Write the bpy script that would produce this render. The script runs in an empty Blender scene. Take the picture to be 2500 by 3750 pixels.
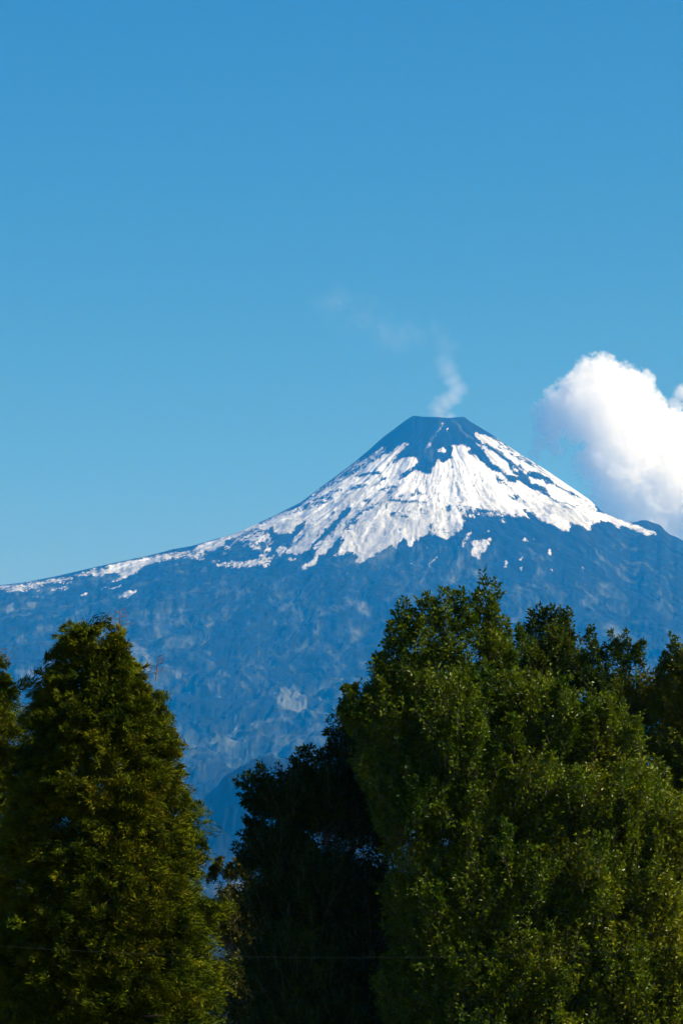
import bpy, bmesh, math, random
import numpy as np
from mathutils import Vector

rng = np.random.default_rng(7)
random.seed(7)
sc = bpy.context.scene
COL = sc.collection

# ------------------------------------------------------------------ camera
FPX = 13430.0                                   # focal length in photograph pixels (2500 x 3750)
PITCH = math.atan(2125.0 / FPX)
EYE = np.array([0.0, 0.0, 1.7])
cam = bpy.data.cameras.new("camera")
cam.sensor_fit = 'VERTICAL'
cam.sensor_height = 36.0
cam.lens = 36.0 * FPX / 3750.0
cam.clip_start = 0.5
cam.clip_end = 90000.0
camo = bpy.data.objects.new("camera", cam)
COL.objects.link(camo)
camo.location = EYE
camo.rotation_euler = (math.pi / 2 + PITCH, 0, 0)
sc.camera = camo

# ------------------------------------------------------------------ sky, sun, exposure
SUN_EL = math.radians(41)
SUN_AZ = math.radians(98)                      # clockwise from the view direction (+Y): right, a little behind the camera
world = bpy.data.worlds.new("World")
sc.world = world
world.use_nodes = True
wn, wl = world.node_tree.nodes, world.node_tree.links
wn.clear()
sky = wn.new("ShaderNodeTexSky")
sky.sky_type = 'NISHITA'
sky.sun_disc = False
sky.sun_elevation = SUN_EL
sky.sun_rotation = SUN_AZ
sky.altitude = 300
sky.air_density = 1.0
sky.dust_density = 0.55
sky.ozone_density = 3.0
bg = wn.new("ShaderNodeBackground")
SKY_STRENGTH = 0.050
bg.inputs['Strength'].default_value = SKY_STRENGTH
wo = wn.new("ShaderNodeOutputWorld")
# clear, dry, deep blue air: each channel of the sky gets its own response, in units of the sky's radiance
sep = wn.new("ShaderNodeSeparateColor"); com = wn.new("ShaderNodeCombineColor")
wl.new(sky.outputs[0], sep.inputs[0])
for ch, (gain, gam, top) in enumerate(((0.168, 2.75, 9.0), (0.570, 1.38, 14.0), (2.62, 0.33, 16.0))):
    pw = wn.new("ShaderNodeMath"); pw.operation = 'POWER'; pw.inputs[1].default_value = gam
    ml = wn.new("ShaderNodeMath"); ml.operation = 'MULTIPLY'; ml.inputs[1].default_value = gain
    mn = wn.new("ShaderNodeMath"); mn.operation = 'MINIMUM'; mn.inputs[1].default_value = top
    wl.new(sep.outputs[ch], pw.inputs[0]); wl.new(pw.outputs[0], ml.inputs[0]); wl.new(ml.outputs[0], mn.inputs[0])
    wl.new(mn.outputs[0], com.inputs[ch])
wl.new(com.outputs[0], bg.inputs['Color'])
wl.new(bg.outputs[0], wo.inputs['Surface'])

sun = bpy.data.lights.new("sun", 'SUN')
sun.energy = 5.0
sun.angle = math.radians(0.53)
sun.color = (1.0, 0.97, 0.91)
suno = bpy.data.objects.new("sun", sun)
COL.objects.link(suno)
to_sun = Vector((math.sin(SUN_AZ) * math.cos(SUN_EL), math.cos(SUN_AZ) * math.cos(SUN_EL), math.sin(SUN_EL)))
suno.rotation_euler = to_sun.to_track_quat('Z', 'Y').to_euler()
suno.location = (60, -30, 60)

sc.view_settings.view_transform = 'Standard'
sc.view_settings.look = 'None'
sc.view_settings.exposure = 0.86
sc.view_settings.gamma = 1.0
sc.render.engine = 'CYCLES'
cy = sc.cycles
cy.use_denoising = True
cy.max_bounces = 28
cy.diffuse_bounces = 2
cy.glossy_bounces = 2
cy.transmission_bounces = 3
cy.volume_bounces = 22
cy.transparent_max_bounces = 16
cy.volume_max_steps = 256
cy.sample_clamp_indirect = 6.0

# ------------------------------------------------------------------ helpers
CP, SP = math.cos(PITCH), math.sin(PITCH)


def at(u, v, Y):
    """The point at depth Y that stands where photograph pixel (u, v) looks."""
    x = (np.asarray(u, float) - 1250.0) / FPX
    y = (1875.0 - np.asarray(v, float)) / FPX
    fy = CP - y * SP
    fz = SP + y * CP
    return np.stack([x / fy * Y, np.zeros_like(x) + Y, fz / fy * Y + EYE[2]], -1)


def tag(o, label=None, cat=None, kind=None, group=None):
    if label: o['label'] = label
    if cat: o['category'] = cat
    if kind: o['kind'] = kind
    if group: o['group'] = group
    return o


def empty(name, loc):
    o = bpy.data.objects.new(name, None)
    o.empty_display_size = 0.5
    COL.objects.link(o)
    o.location = loc
    return o


def mesh_obj(name, V, F, mats, midx=None, smooth=False, parent=None, attrs=None, fattrs=None):
    """One mesh object from numpy vertices (n,3) and faces (m,k); vertices in world space, made local to the parent."""
    V = np.asarray(V, np.float32)
    F = np.asarray(F, np.int32)
    if parent is not None:
        V = V - np.array(parent.location, np.float32)
    me = bpy.data.meshes.new(name)
    m, k = F.shape
    me.vertices.add(len(V)); me.vertices.foreach_set('co', V.ravel())
    me.loops.add(m * k); me.loops.foreach_set('vertex_index', F.ravel())
    me.polygons.add(m)
    me.polygons.foreach_set('loop_start', np.arange(0, m * k, k, dtype=np.int32))
    if midx is not None:
        me.polygons.foreach_set('material_index', np.asarray(midx, np.int32))
    me.polygons.foreach_set('use_smooth', np.full(m, smooth))
    for n, a in (attrs or {}).items():
        at_ = me.attributes.new(n, 'FLOAT', 'POINT'); at_.data.foreach_set('value', np.asarray(a, np.float32).ravel())
    for n, a in (fattrs or {}).items():
        at_ = me.attributes.new(n, 'FLOAT', 'FACE'); at_.data.foreach_set('value', np.asarray(a, np.float32).ravel())
    me.update(calc_edges=True)
    for mt in (mats if isinstance(mats, (list, tuple)) else [mats]):
        me.materials.append(mt)
    o = bpy.data.objects.new(name, me)
    COL.objects.link(o)
    if parent is not None:
        o.parent = parent
    return o


def nrm(a):
    return a / np.maximum(np.linalg.norm(a, axis=-1, keepdims=True), 1e-9)


def tubes(paths, radii, sides=6):
    """Tapered tubes along polylines -> V, F(quads)."""
    Vs, Fs, off = [], [], 0
    ang = np.arange(sides) * 2 * math.pi / sides
    for p, r in zip(paths, radii):
        p = np.asarray(p, float); r = np.asarray(r, float)
        d = nrm(np.gradient(p, axis=0))
        ref = np.array([0.3, 1.0, 0.1]); ref /= np.linalg.norm(ref)
        a = nrm(np.cross(d, ref)); b = np.cross(d, a)
        ring = p[:, None] + r[:, None, None] * (np.cos(ang)[None, :, None] * a[:, None] + np.sin(ang)[None, :, None] * b[:, None])
        n = len(p)
        Vs.append(ring.reshape(-1, 3))
        i = np.arange(n - 1)[:, None] * sides; j = np.arange(sides)[None]
        j2 = (j + 1) % sides
        Fs.append(np.stack([i + j, i + j2, i + sides + j2, i + sides + j], -1).reshape(-1, 4) + off)
        off += n * sides
    return np.concatenate(Vs), np.concatenate(Fs)


def hash2(ix, iy, seed):
    h = (ix.astype(np.int64) * 374761393 + iy.astype(np.int64) * 668265263 + seed * 1442695041) & 0xffffffff
    h = ((h ^ (h >> 13)) * 1274126177) & 0xffffffff
    h = h ^ (h >> 16)
    return (h & 0xffff) / 65535.0


def vnoise(x, y, seed=0):
    ix = np.floor(x); iy = np.floor(y)
    fx = x - ix; fy = y - iy
    fx = fx * fx * fx * (fx * (fx * 6 - 15) + 10); fy = fy * fy * fy * (fy * (fy * 6 - 15) + 10)
    a = hash2(ix, iy, seed); b = hash2(ix + 1, iy, seed); c = hash2(ix, iy + 1, seed); d = hash2(ix + 1, iy + 1, seed)
    return (a + (b - a) * fx) * (1 - fy) + (c + (d - c) * fx) * fy


def fbm(x, y, octs=4, seed=0, gain=0.5):
    s = 0; a = 1; t = 0
    for o in range(octs):
        s = s + a * vnoise(x * 2 ** o + 17.3 * o, y * 2 ** o - 9.1 * o, seed + o); t += a; a *= gain
    return s / t


def new_mat(name):
    m = bpy.data.materials.new(name); m.use_nodes = True
    nt = m.node_tree; nt.nodes.clear()
    return m, nt.nodes, nt.links


# ------------------------------------------------------------------ materials
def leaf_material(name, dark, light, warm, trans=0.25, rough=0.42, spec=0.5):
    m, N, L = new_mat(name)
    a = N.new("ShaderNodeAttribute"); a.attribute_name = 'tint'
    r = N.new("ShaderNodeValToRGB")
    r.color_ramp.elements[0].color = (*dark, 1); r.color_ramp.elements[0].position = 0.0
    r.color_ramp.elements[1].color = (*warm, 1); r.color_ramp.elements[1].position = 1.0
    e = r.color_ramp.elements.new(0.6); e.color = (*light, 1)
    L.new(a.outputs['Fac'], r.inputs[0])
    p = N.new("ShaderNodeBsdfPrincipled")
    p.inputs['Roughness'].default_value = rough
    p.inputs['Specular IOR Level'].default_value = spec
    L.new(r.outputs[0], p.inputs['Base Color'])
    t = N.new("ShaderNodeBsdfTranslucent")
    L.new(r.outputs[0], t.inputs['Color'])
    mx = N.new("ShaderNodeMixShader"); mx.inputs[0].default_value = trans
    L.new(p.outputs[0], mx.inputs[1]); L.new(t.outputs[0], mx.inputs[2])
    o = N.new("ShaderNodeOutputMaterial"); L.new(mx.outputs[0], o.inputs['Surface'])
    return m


def bark_material(name, c1, c2):
    m, N, L = new_mat(name)
    tc = N.new("ShaderNodeTexCoord")
    mp = N.new("ShaderNodeMapping"); mp.inputs['Scale'].default_value = (9, 9, 1.5)
    nz = N.new("ShaderNodeTexNoise"); nz.inputs['Scale'].default_value = 2.0; nz.inputs['Detail'].default_value = 6
    r = N.new("ShaderNodeValToRGB")
    r.color_ramp.elements[0].color = (*c1, 1); r.color_ramp.elements[1].color = (*c2, 1)
    r.color_ramp.elements[0].position = 0.35; r.color_ramp.elements[1].position = 0.65
    p = N.new("ShaderNodeBsdfPrincipled"); p.inputs['Roughness'].default_value = 0.85
    b = N.new("ShaderNodeBump"); b.inputs['Strength'].default_value = 0.6
    o = N.new("ShaderNodeOutputMaterial")
    L.new(tc.outputs['Object'], mp.inputs[0]); L.new(mp.outputs[0], nz.inputs[0]); L.new(nz.outputs[0], r.inputs[0])
    L.new(r.outputs[0], p.inputs['Base Color']); L.new(nz.outputs[0], b.inputs['Height']); L.new(b.outputs[0], p.inputs['Normal'])
    L.new(p.outputs[0], o.inputs['Surface'])
    return m


M_cedar = leaf_material("cedar_foliage", (0.013, 0.032, 0.0008), (0.080, 0.096, 0.0010), (0.135, 0.105, 0.0025), 0.05, 0.7, 0.02)
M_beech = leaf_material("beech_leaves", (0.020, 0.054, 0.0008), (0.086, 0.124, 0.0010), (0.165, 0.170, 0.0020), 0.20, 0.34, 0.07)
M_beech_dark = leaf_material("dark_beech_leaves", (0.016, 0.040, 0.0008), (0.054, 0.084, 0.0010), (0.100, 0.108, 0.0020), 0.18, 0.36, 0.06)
M_shade = leaf_material("shade_painted_beech_leaves", (0.012, 0.028, 0.0008), (0.036, 0.060, 0.0010), (0.080, 0.094, 0.0015), 0.12, 0.40, 0.03)  # beech leaves again, with the tree's shade put into a darker colour
M_yellow = leaf_material("yellowing_leaves", (0.030, 0.040, 0.0015), (0.085, 0.080, 0.002), (0.150, 0.115, 0.005), 0.15, 0.45, 0.05)
M_bark = bark_material("bark", (0.05, 0.04, 0.03), (0.16, 0.13, 0.10))
M_cbark = bark_material("cedar_bark", (0.05, 0.03, 0.02), (0.13, 0.075, 0.05))
M_twig = bark_material("dead_twig", (0.11, 0.05, 0.03), (0.20, 0.10, 0.06))


def rock_snow_material():
    m, N, L = new_mat("volcano_surface")
    def attr(n):
        a = N.new("ShaderNodeAttribute"); a.attribute_name = n; return a.outputs['Fac']
    geo = N.new("ShaderNodeNewGeometry")
    nz = N.new("ShaderNodeTexNoise"); nz.inputs['Scale'].default_value = 0.02; nz.inputs['Detail'].default_value = 6
    L.new(geo.outputs['Position'], nz.inputs['Vector'])
    add = N.new("ShaderNodeMath"); add.operation = 'MULTIPLY_ADD'
    L.new(nz.outputs[0], add.inputs[0]); add.inputs[1].default_value = 0.25; add.inputs[2].default_value = -0.125
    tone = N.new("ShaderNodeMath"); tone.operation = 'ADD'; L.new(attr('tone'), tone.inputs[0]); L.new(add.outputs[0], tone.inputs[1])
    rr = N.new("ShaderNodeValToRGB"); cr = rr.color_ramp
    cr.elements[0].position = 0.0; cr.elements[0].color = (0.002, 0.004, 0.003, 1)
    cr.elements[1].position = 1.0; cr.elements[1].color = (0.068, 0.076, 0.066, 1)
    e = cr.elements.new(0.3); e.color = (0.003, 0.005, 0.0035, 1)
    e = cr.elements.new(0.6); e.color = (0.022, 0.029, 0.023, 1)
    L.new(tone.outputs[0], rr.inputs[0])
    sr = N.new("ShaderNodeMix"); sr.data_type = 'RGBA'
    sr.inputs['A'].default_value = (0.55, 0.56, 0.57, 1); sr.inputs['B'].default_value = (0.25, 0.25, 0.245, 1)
    L.new(attr('dirt_and_shade'), sr.inputs['Factor'])
    mx = N.new("ShaderNodeMix"); mx.data_type = 'RGBA'
    L.new(attr('snow'), mx.inputs['Factor']); L.new(rr.outputs[0], mx.inputs['A']); L.new(sr.outputs['Result'], mx.inputs['B'])
    p = N.new("ShaderNodeBsdfPrincipled"); p.inputs['Roughness'].default_value = 0.9
    p.inputs['Specular IOR Level'].default_value = 0.1
    L.new(mx.outputs['Result'], p.inputs['Base Color'])
    o = N.new("ShaderNodeOutputMaterial"); L.new(p.outputs[0], o.inputs['Surface'])
    return m


# ------------------------------------------------------------------ ground
def build_ground():
    m, N, L = new_mat("meadow")
    geo = N.new("ShaderNodeNewGeometry")
    nz = N.new("ShaderNodeTexNoise"); nz.inputs['Scale'].default_value = 0.25; nz.inputs['Detail'].default_value = 8
    L.new(geo.outputs['Position'], nz.inputs['Vector'])
    r = N.new("ShaderNodeValToRGB")
    r.color_ramp.elements[0].color = (0.035, 0.05, 0.015, 1); r.color_ramp.elements[1].color = (0.09, 0.10, 0.035, 1)
    L.new(nz.outputs[0], r.inputs[0])
    p = N.new("ShaderNodeBsdfPrincipled"); p.inputs['Roughness'].default_value = 0.95
    L.new(r.outputs[0], p.inputs['Base Color'])
    o = N.new("ShaderNodeOutputMaterial"); L.new(p.outputs[0], o.inputs['Surface'])
    xs = np.linspace(-11500, 11500, 24); ys = np.linspace(-1500, 20500, 24)
    X, Y = np.meshgrid(xs, ys)
    V = np.stack([X, Y, np.zeros_like(X)], -1).reshape(-1, 3)
    i = np.arange(23)[:, None] * 24 + np.arange(23)[None]
    F = np.stack([i, i + 1, i + 25, i + 24], -1).reshape(-1, 4)
    tag(mesh_obj("ground", V, F, m), kind='structure')


build_ground()

# ------------------------------------------------------------------ the volcano: a height field
YS = 15000.0
XS = at(1605, 1525, YS)[0]
left_sil = [(1605, 1527), (1545, 1526), (1530, 1523), (1510, 1523), (1480, 1543), (1400, 1603), (1350, 1648), (1300, 1690), (1200, 1765), (1180, 1779),
            (1100, 1840), (1000, 1890), (900, 1937), (850, 1957), (700, 2000), (640, 2010), (540, 2036), (480, 2048), (350, 2077), (200, 2112),
            (100, 2131), (0, 2144), (-300, 2200), (-1500, 2520), (-3500, 3150), (-6500, 3800), (-9500, 3998)]
right_sil = [(1605, 1527), (1640, 1531), (1660, 1529), (1700, 1526), (1722, 1543), (1800, 1590), (1900, 1660), (2000, 1722), (2060, 1763), (2150, 1825),
             (2180, 1850), (2200, 1872), (2250, 1896), (2300, 1914), (2330, 1911), (2345, 1905), (2365, 1905), (2385, 1913), (2415, 1922), (2435, 1945), (2450, 1958), (2475, 1967), (2500, 1982),
             (2700, 2095), (3500, 2500), (5000, 3100), (7500, 3800), (10000, 3998)]


def prof(sil):
    a = at([p[0] for p in sil], [p[1] for p in sil], YS)
    return np.abs(a[:, 0] - XS), a[:, 2]


rl, zl = prof(left_sil)
rr_, zr = prof(right_sil)
rf = np.array([0, 60, 110, 400, 900, 1500, 2500, 4000, 6000, 8000, 10000, 12500, 14300, 40000.])
zf = np.array([2700, 2740, 2766, 2575, 2275, 1965, 1545, 1090, 660, 390, 220, 70, -30, -40.])
rb = np.array([0, 60, 110, 400, 900, 1500, 2500, 4000, 5000, 40000.])
zb = np.array([2700, 2740, 2766, 2560, 2200, 1800, 1150, 350, -30, -40.])


def base_height(X, Y):
    dx = X - XS; dy = Y - YS
    r = np.hypot(dx, dy) + 1e-6
    s = np.abs(dy) / r
    w = s ** 1.6
    side = np.where(dx < 0, np.interp(r, rl, zl), np.interp(r, rr_, zr))
    fb = np.where(dy < 0, np.interp(r, rf, zf), np.interp(r, rb, zb))
    return side * (1 - w) + fb * w


def bump(X, Y, u, v, Y0, h, sx, sy):
    c = at(u, v, Y0)
    return h * np.exp(-((X - c[0]) / sx) ** 2 - ((Y - Y0) / sy) ** 2)


def height(X, Y):
    z = base_height(X, Y)
    dx = X - XS; dy = Y - YS
    r = np.hypot(dx, dy)
    th = np.arctan2(dx, -dy)
    # radial gullies, lava flows and roughness
    fade = np.clip((r - 110) / 500, 0, 1)
    wob = (fbm(X / 260, Y / 260, 3, 5) - .5)
    g = fbm(th * 11 + 1.6 * wob, r / 700 + 1.5 * wob, 4, 11) - 0.5
    g2 = fbm(th * 34 + 2.2 * wob, r / 300, 3, 21) - 0.5
    n = fbm(X / 210 + wob, Y / 620 + wob, 5, 31, .55) - 0.5
    low = np.clip((r - 1200) / 2500, 0, 1)
    near_ridge = np.clip(np.abs(dy) / 350.0, 0.12, 1)
    amp = fade * near_ridge
    z = z + amp * (g * (22 + 70 * low) + g2 * (9 + 14 * low) + n * (22 + 95 * low))
    z = z + amp * (fbm(X / 65 + wob, Y / 170 + wob, 4, 43, .6) - .5) * (17 + 38 * low)
    z = z + (fbm(X / 40, Y / 40, 3, 41) - 0.5) * 5 * np.clip(r / 400, 0.25, 1)
    # foothills
    cf = at(1040, 2850, 8000)                                # wooded foothill, nearer than the flank
    hill = np.exp(-(((X - cf[0]) / 205) ** 2 + ((Y - 8000) / 520) ** 2) ** 1.7)
    top = at(900, 2786, 8000)[2]
    z = z * (1 - hill) + hill * (top + 34 * (fbm(X / 60, Y / 160, 5, 77, .6) - .5))
    z = z + bump(X, Y, 2420, 2440, 10800, 110, 260, 420) + bump(X, Y, 2150, 2480, 10900, 60, 200, 380)
    return z


# --- snow and rock map, traced in (u, v) image pixels; (origin u, origin v, scale, value, points)
K4, K6, KT = 400 / 1568, 600 / 1568, 1000 / 1568
R1, R2, R3, R4 = (1300, 1500, K4), (1600, 1500, K4), (1900, 1700, K6), (1000, 1600, K4)
R5, R6, R7, R8, RT = (1000, 1750, K6), (1500, 1750, K6), (0, 1950, K6), (500, 1850, K6), (500, 2100, KT)
SNOW = [
    # main fields
    (R5, 1, "0,400 60,380 200,300 300,230 430,150 560,30 700,-60 900,-220 1250,-260 1568,-260 1568,540 1530,535 1480,540 1400,560 1380,600 1360,590 1310,660 1280,650 1270,580 1240,565 1210,610 1170,680 1140,640 1100,650 1050,690 960,740 930,760 830,825 785,825 800,790 840,765 790,735 740,715 640,730 590,750 555,790 570,755 640,690 650,640 680,590 660,560 600,590 560,640 500,730 430,740 430,790 390,830 330,850 290,885 272,870 310,820 380,775 400,700 330,690 300,690 260,730 180,720 120,720 140,670 190,650 185,620 240,530 290,470 320,440 300,400 240,440 205,460 205,510 180,520 165,535 50,535 15,515 0,500"),
    (R6, 1, "0,-300 1568,-300 1568,425 1510,425 1535,480 1520,500 1400,460 1260,400 1180,330 1060,290 1160,390 1110,370 980,350 860,310 740,310 640,285 540,270 440,260 450,300 500,360 520,440 510,475 420,530 410,560 340,590 310,570 250,540 180,540 90,560 60,580 0,660"),
    (R3, 1, "0,-60 400,100 700,330 740,450 920,505 1080,565 1150,578 1200,620 1310,650 1320,690 1200,670 1110,640 1080,610 990,590 960,610 880,560 800,535 740,540 715,575 670,580 680,615 655,645 615,615 610,590 500,560 465,555 490,630 440,630 330,580 240,550 140,460 60,400 0,380"),
    # left tail
    (R8, 1, "0,515 80,505 200,500 330,470 420,450 560,430 600,385 760,330 900,290 1020,230 1110,190 1200,180 1330,110 1568,10 1568,130 1400,150 1340,190 1230,240 1150,220 1060,260 950,310 860,340 830,385 740,420 660,435 560,432"),
    (R8, .58, "200,500 330,455 420,440 560,430 640,440 660,500 620,530 560,525 480,500 330,520 150,560 0,600 0,580"),
    (R8, 1, "0,520 200,490 220,515 150,560 60,570 0,590"),
    (R8, .57, "790,480 860,400 1000,300 1150,250 1260,260 1310,340 1290,380 1190,350 1180,410 1130,430 1060,380 980,350 880,440 800,480"),
    (R8, .95, "1200,445 1250,400 1290,410 1280,440"), (R8, .8, "1120,495 1160,470 1250,465 1250,485"), (R8, .6, "1010,440 1020,390 1060,380 1050,420"),
    (R8, .64, "680,510 760,530 900,540 1050,530 1180,510 1300,490 1350,500 1290,550 1220,600 1150,580 1020,612 900,600 870,612 840,590 780,590"),
    (R8, .95, "1340,410 1380,400 1440,405 1380,490 1350,490"), (R8, .95, "1420,460 1470,405 1490,415 1460,465"), (R8, .5, "1450,520 1480,490 1540,510 1520,530"),
    (R7, 1, "870,425 1020,330 1150,290 1380,245 1600,200 1600,250 1480,270 1420,300 1340,345 1320,385 1200,440 1030,490 1190,400 1100,385 960,405"),
    (R7, .9, "1030,545 1160,495 1165,510 1080,550"), (R7, .85, "950,555 1010,515 1015,522 970,562"), (R7, .75, "760,598 800,565 855,570 840,595"),
    (R7, .7, "1130,635 1160,580 1250,545 1320,550 1290,585 1210,630"),
    (R7, .60, "-100,525 0,510 380,462 520,435 700,430 690,480 620,498 500,480 330,540 220,565 130,560 0,550 -100,560"),
    (R7, .56, "720,400 900,340 1060,315 1060,345 960,390 820,415 700,420"),
    (R7, .42, "300,630 380,520 400,600"), (R7, .44, "450,540 640,520 700,535 560,560 480,560"),
    # rock bands inside the lower left field
    (R5, 0, "700,280 760,270 740,330 660,400 600,480 560,540 470,600 400,640 360,710 330,710 360,640 420,570 490,520 490,480 540,460 600,410 650,320 680,320"),
    (R5, .2, "860,290 1000,220 1030,210 1000,250 900,320 840,380 820,430 740,460 650,515 690,470 720,410 800,340"),
    (R5, .3, "860,220 900,195 970,205 930,235 870,240"), (R5, .35, "530,360 560,310 620,290 620,320 590,350 560,370"),
    (R5, 0, "190,630 300,530 320,520 260,590 200,650"), (R5, .2, "320,500 380,460 350,495"), (R5, .3, "660,500 760,475 740,500 690,500"),
    (R5, .3, "1060,150 1130,115 1160,120 1140,200 1110,230 1090,300 1060,310 1110,180"), (R5, .2, "1110,210 1200,205 1400,225 1480,230 1480,240 1300,238 1110,225"),
    (R5, .1, "1110,340 1150,320 1180,335 1170,360 1120,355"), (R5, .2, "1210,350 1330,375 1300,385 1210,370"),
    (R5, .43, "1160,190 1250,150 1380,100 1440,150 1420,180 1300,190"), (R5, .25, "1000,110 1180,80 1210,90 1100,110 1020,135"),
    (R5, .36, "70,380 200,320 330,240 470,170 560,130 700,60 640,130 560,200 470,260 380,290 260,320 120,370"), (R5, 0, "390,270 420,250 470,245 440,275 400,285"),
    (R5, .1, "680,130 760,80 800,65 910,65 800,110 720,130"), (R5, .3, "240,240 380,150 450,90 420,110 330,200 270,240"),
    (R5, 0, "370,690 450,650 420,690 360,730 350,720"), (R5, .4, "1380,490 1425,380 1410,450"), (R5, .35, "1475,540 1500,430 1545,380 1515,470 1490,540"),
    (R5, .4, "1350,290 1440,300 1430,345 1380,320"), (R5, .35, "1120,455 1200,480 1260,530 1180,500"),
    # summit cap and upper left flank
    (R1, 0, "-40,760 200,560 860,40 1568,60 1568,400 1480,360 1420,360 1380,420 1340,370 1300,340 1245,340 1280,430 1300,510 1340,540 1390,530 1410,560 1370,630 1420,680 1330,710 1310,760 1240,780 1210,710 1150,770 1100,840 1090,920 1050,920 940,890 840,870 740,950 610,1050 700,900 850,790 890,750 860,690 700,690 480,800 390,840 500,760 600,660 650,620 700,550 770,500 780,480 700,490 560,560 400,670 330,700 100,800 0,880"),
    (R1, .95, "780,480 700,490 560,560 400,670 300,740 200,800 140,880 60,930 300,890 400,830 500,760 600,660 650,620 700,550 770,500"),
    (R1, .46, "-60,800 0,755 240,610 420,520 440,560 380,640 300,720 100,800 0,880 -100,960"),
    (R4, .42, "460,860 800,620 1100,400 1300,290 1568,160 1568,300 1350,420 1200,500 1050,620 850,700 700,800 640,880"),
    (R1, .15, "0,940 200,900 280,885 380,890 400,940 350,960 330,930 220,930 100,970 0,980"), (R1, .1, "-60,1110 50,1060 190,1080 100,1120 -60,1170"),
    (R1, .25, "340,970 400,960 470,970 430,1020 350,1050 130,1170 240,1090 380,1010"), (R1, .2, "620,960 700,900 690,925 640,965"),
    (R1, .15, "280,1160 480,1100 640,1100 560,1120 480,1130 400,1140 350,1170"),
    (R1, .36, "1150,110 1230,200 1160,300 1060,420 1030,560 1080,620 1120,560 1100,440 1200,300 1300,210"), (R2, .36, "200,150 280,230 400,380 530,430 560,420 440,350 300,200"), (R1, .9, "145,345 165,338 160,358"),
    (R1, 1, "1180,560 1260,540 1295,600 1280,620 1200,610"), (R1, .65, "1180,290 1230,215 1210,280"), (R1, .9, "1300,290 1330,250 1330,310"),
    (R1, .3, "1210,880 1250,900 1250,990 1220,960"), (R1, .3, "1310,900 1360,990 1330,990"), (R1, .15, "1380,800 1430,840 1430,870 1380,850"), (R1, .3, "1430,920 1490,1000 1460,980"),
    # upper right flank
    (R2, 0, "430,420 240,360 280,60 400,60 560,180 900,420 1150,600 1400,770 1600,890 1600,1090 1450,1000 1350,960 1310,960 1330,1010 1480,1120 1600,1180 1600,1230 1450,1150 1300,1080 1200,1010 1160,960 1050,950 900,800 700,640"),
    (R2, 0, "430,420 530,440 600,500 650,560 700,650 780,740 860,800 900,860 960,920 1050,950 1160,960 1200,1000 1250,1010 1100,1040 1040,1030 970,990 900,910 820,890 720,840 670,770 590,690 510,650 450,640 430,590 480,570 450,480"),
    (R2, 1, "520,340 560,310 600,340 730,380 830,440 880,510 980,600 1130,700 1250,800 1400,880 1300,880 1200,810 1000,690 860,560 740,500 640,460 560,410"),
    (R2, 1, "525,440 600,490 690,530 800,600 900,690 980,740 1040,850 1060,870 1160,960 1050,940 960,900 900,830 800,740 700,630 660,560 560,490"),
    (R2, .42, "830,420 900,430 1150,600 1400,770 1600,900 1600,960 1400,880 1250,800 980,600"),
    (R2, 1, "1310,960 1370,960 1500,1000 1568,1030 1568,1160 1480,1100 1400,1040 1330,990"), (R2, 1, "1250,800 1500,890 1568,930 1600,980 1480,910 1380,880"),
    (R2, .38, "1060,780 1200,820 1330,900 1300,960 1230,980 1160,960 1080,860"), (R2, .4, "820,940 900,970 1000,1060 1130,1150 1000,1100 880,1060"),
    (R3, 0, "0,50 100,150 250,280 400,360 560,400 740,455 640,432 440,385 330,350 200,270 100,230 0,150"),
    (R3, 0, "80,50 200,90 300,160 430,240 560,300 680,362 640,352 540,312 400,244 250,175 110,110"), (R3, 1, "100,10 250,80 400,160 560,250 700,345 680,350 560,290 430,225 300,145 200,80"),
    (R6, .4, "910,150 960,140 1080,190 1130,235 1020,250 960,200"), (R6, .42, "440,260 640,290 860,320 980,355 1160,400 1260,410 1180,400 960,370 700,370 560,400 520,380"),
    (R6, .3, "370,118 460,142 420,138"), (R6, .35, "340,175 410,185 390,195"), (R6, .3, "455,195 500,182 490,195"), (R6, .3, "330,270 400,250 410,290 370,340 350,330"), (R6, .2, "335,450 370,420 390,455"),
    (R6, .35, "180,530 220,390 235,380 200,530"), (R6, .38, "360,420 370,330 385,330 375,410"), (R6, .35, "70,470 100,380 115,380 85,480"),
    # patches below
    (R6, .85, "600,610 650,595 720,590 760,630 740,680 700,710 670,760 640,775 590,740 585,690 610,650"), (R6, .7, "730,590 780,560 775,600"), (R6, .85, "850,400 880,390 930,415 890,430"),
    (R6, .85, "1080,580 1110,570 1135,600 1130,630 1100,600"), (R6, .95, "1320,720 1345,670 1357,700 1352,765"), (R6, .95, "1042,790 1060,750 1083,762 1066,795"), (R6, .85, "1032,860 1092,838 1082,882"),
    (R6, .95, "1332,868 1362,872 1357,908"), (R6, .8, "165,850 200,790 270,730 272,752 200,825 180,860"), (R6, .85, "228,705 262,682 244,722"), (R6, .75, "145,672 197,648 162,688"),
    (R6, .52, "500,620 545,520 600,505 560,590 510,700"), (R6, .7, "700,490 770,488 770,512"), (R6, .5, "900,800 945,770 935,850 900,875"), (R6, .9, "270,690 292,690 288,725"), (R6, .9, "315,660 338,655 334,678"),
    (R6, .8, "0,830 30,800 20,830"), (R3, .9, "585,995 600,985 615,1000 598,1018"), (R3, .8, "560,680 572,700 566,710"), (R3, .8, "640,735 655,740 648,748"), (R3, .9, "842,688 856,685 852,702"),
    (R3, .7, "320,625 340,640 390,660 405,695 370,660"), (R3, .7, "760,630 785,680 775,650"), (R5, .85, "1062,740 1078,735 1076,756"), (R5, .6, "710,890 722,895 720,960 712,940"),
    (R5, .6, "1300,830 1335,800 1320,840"), (R5, .7, "1005,900 1018,900 1012,925"), (R5, .85, "1258,672 1275,675 1268,692"), (R5, .6, "140,780 230,760 220,785 160,795"),
    (R6, .6, "1270,545 1300,530 1290,560"), (R3, .8, "110,700 160,715 150,728"),
]
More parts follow.
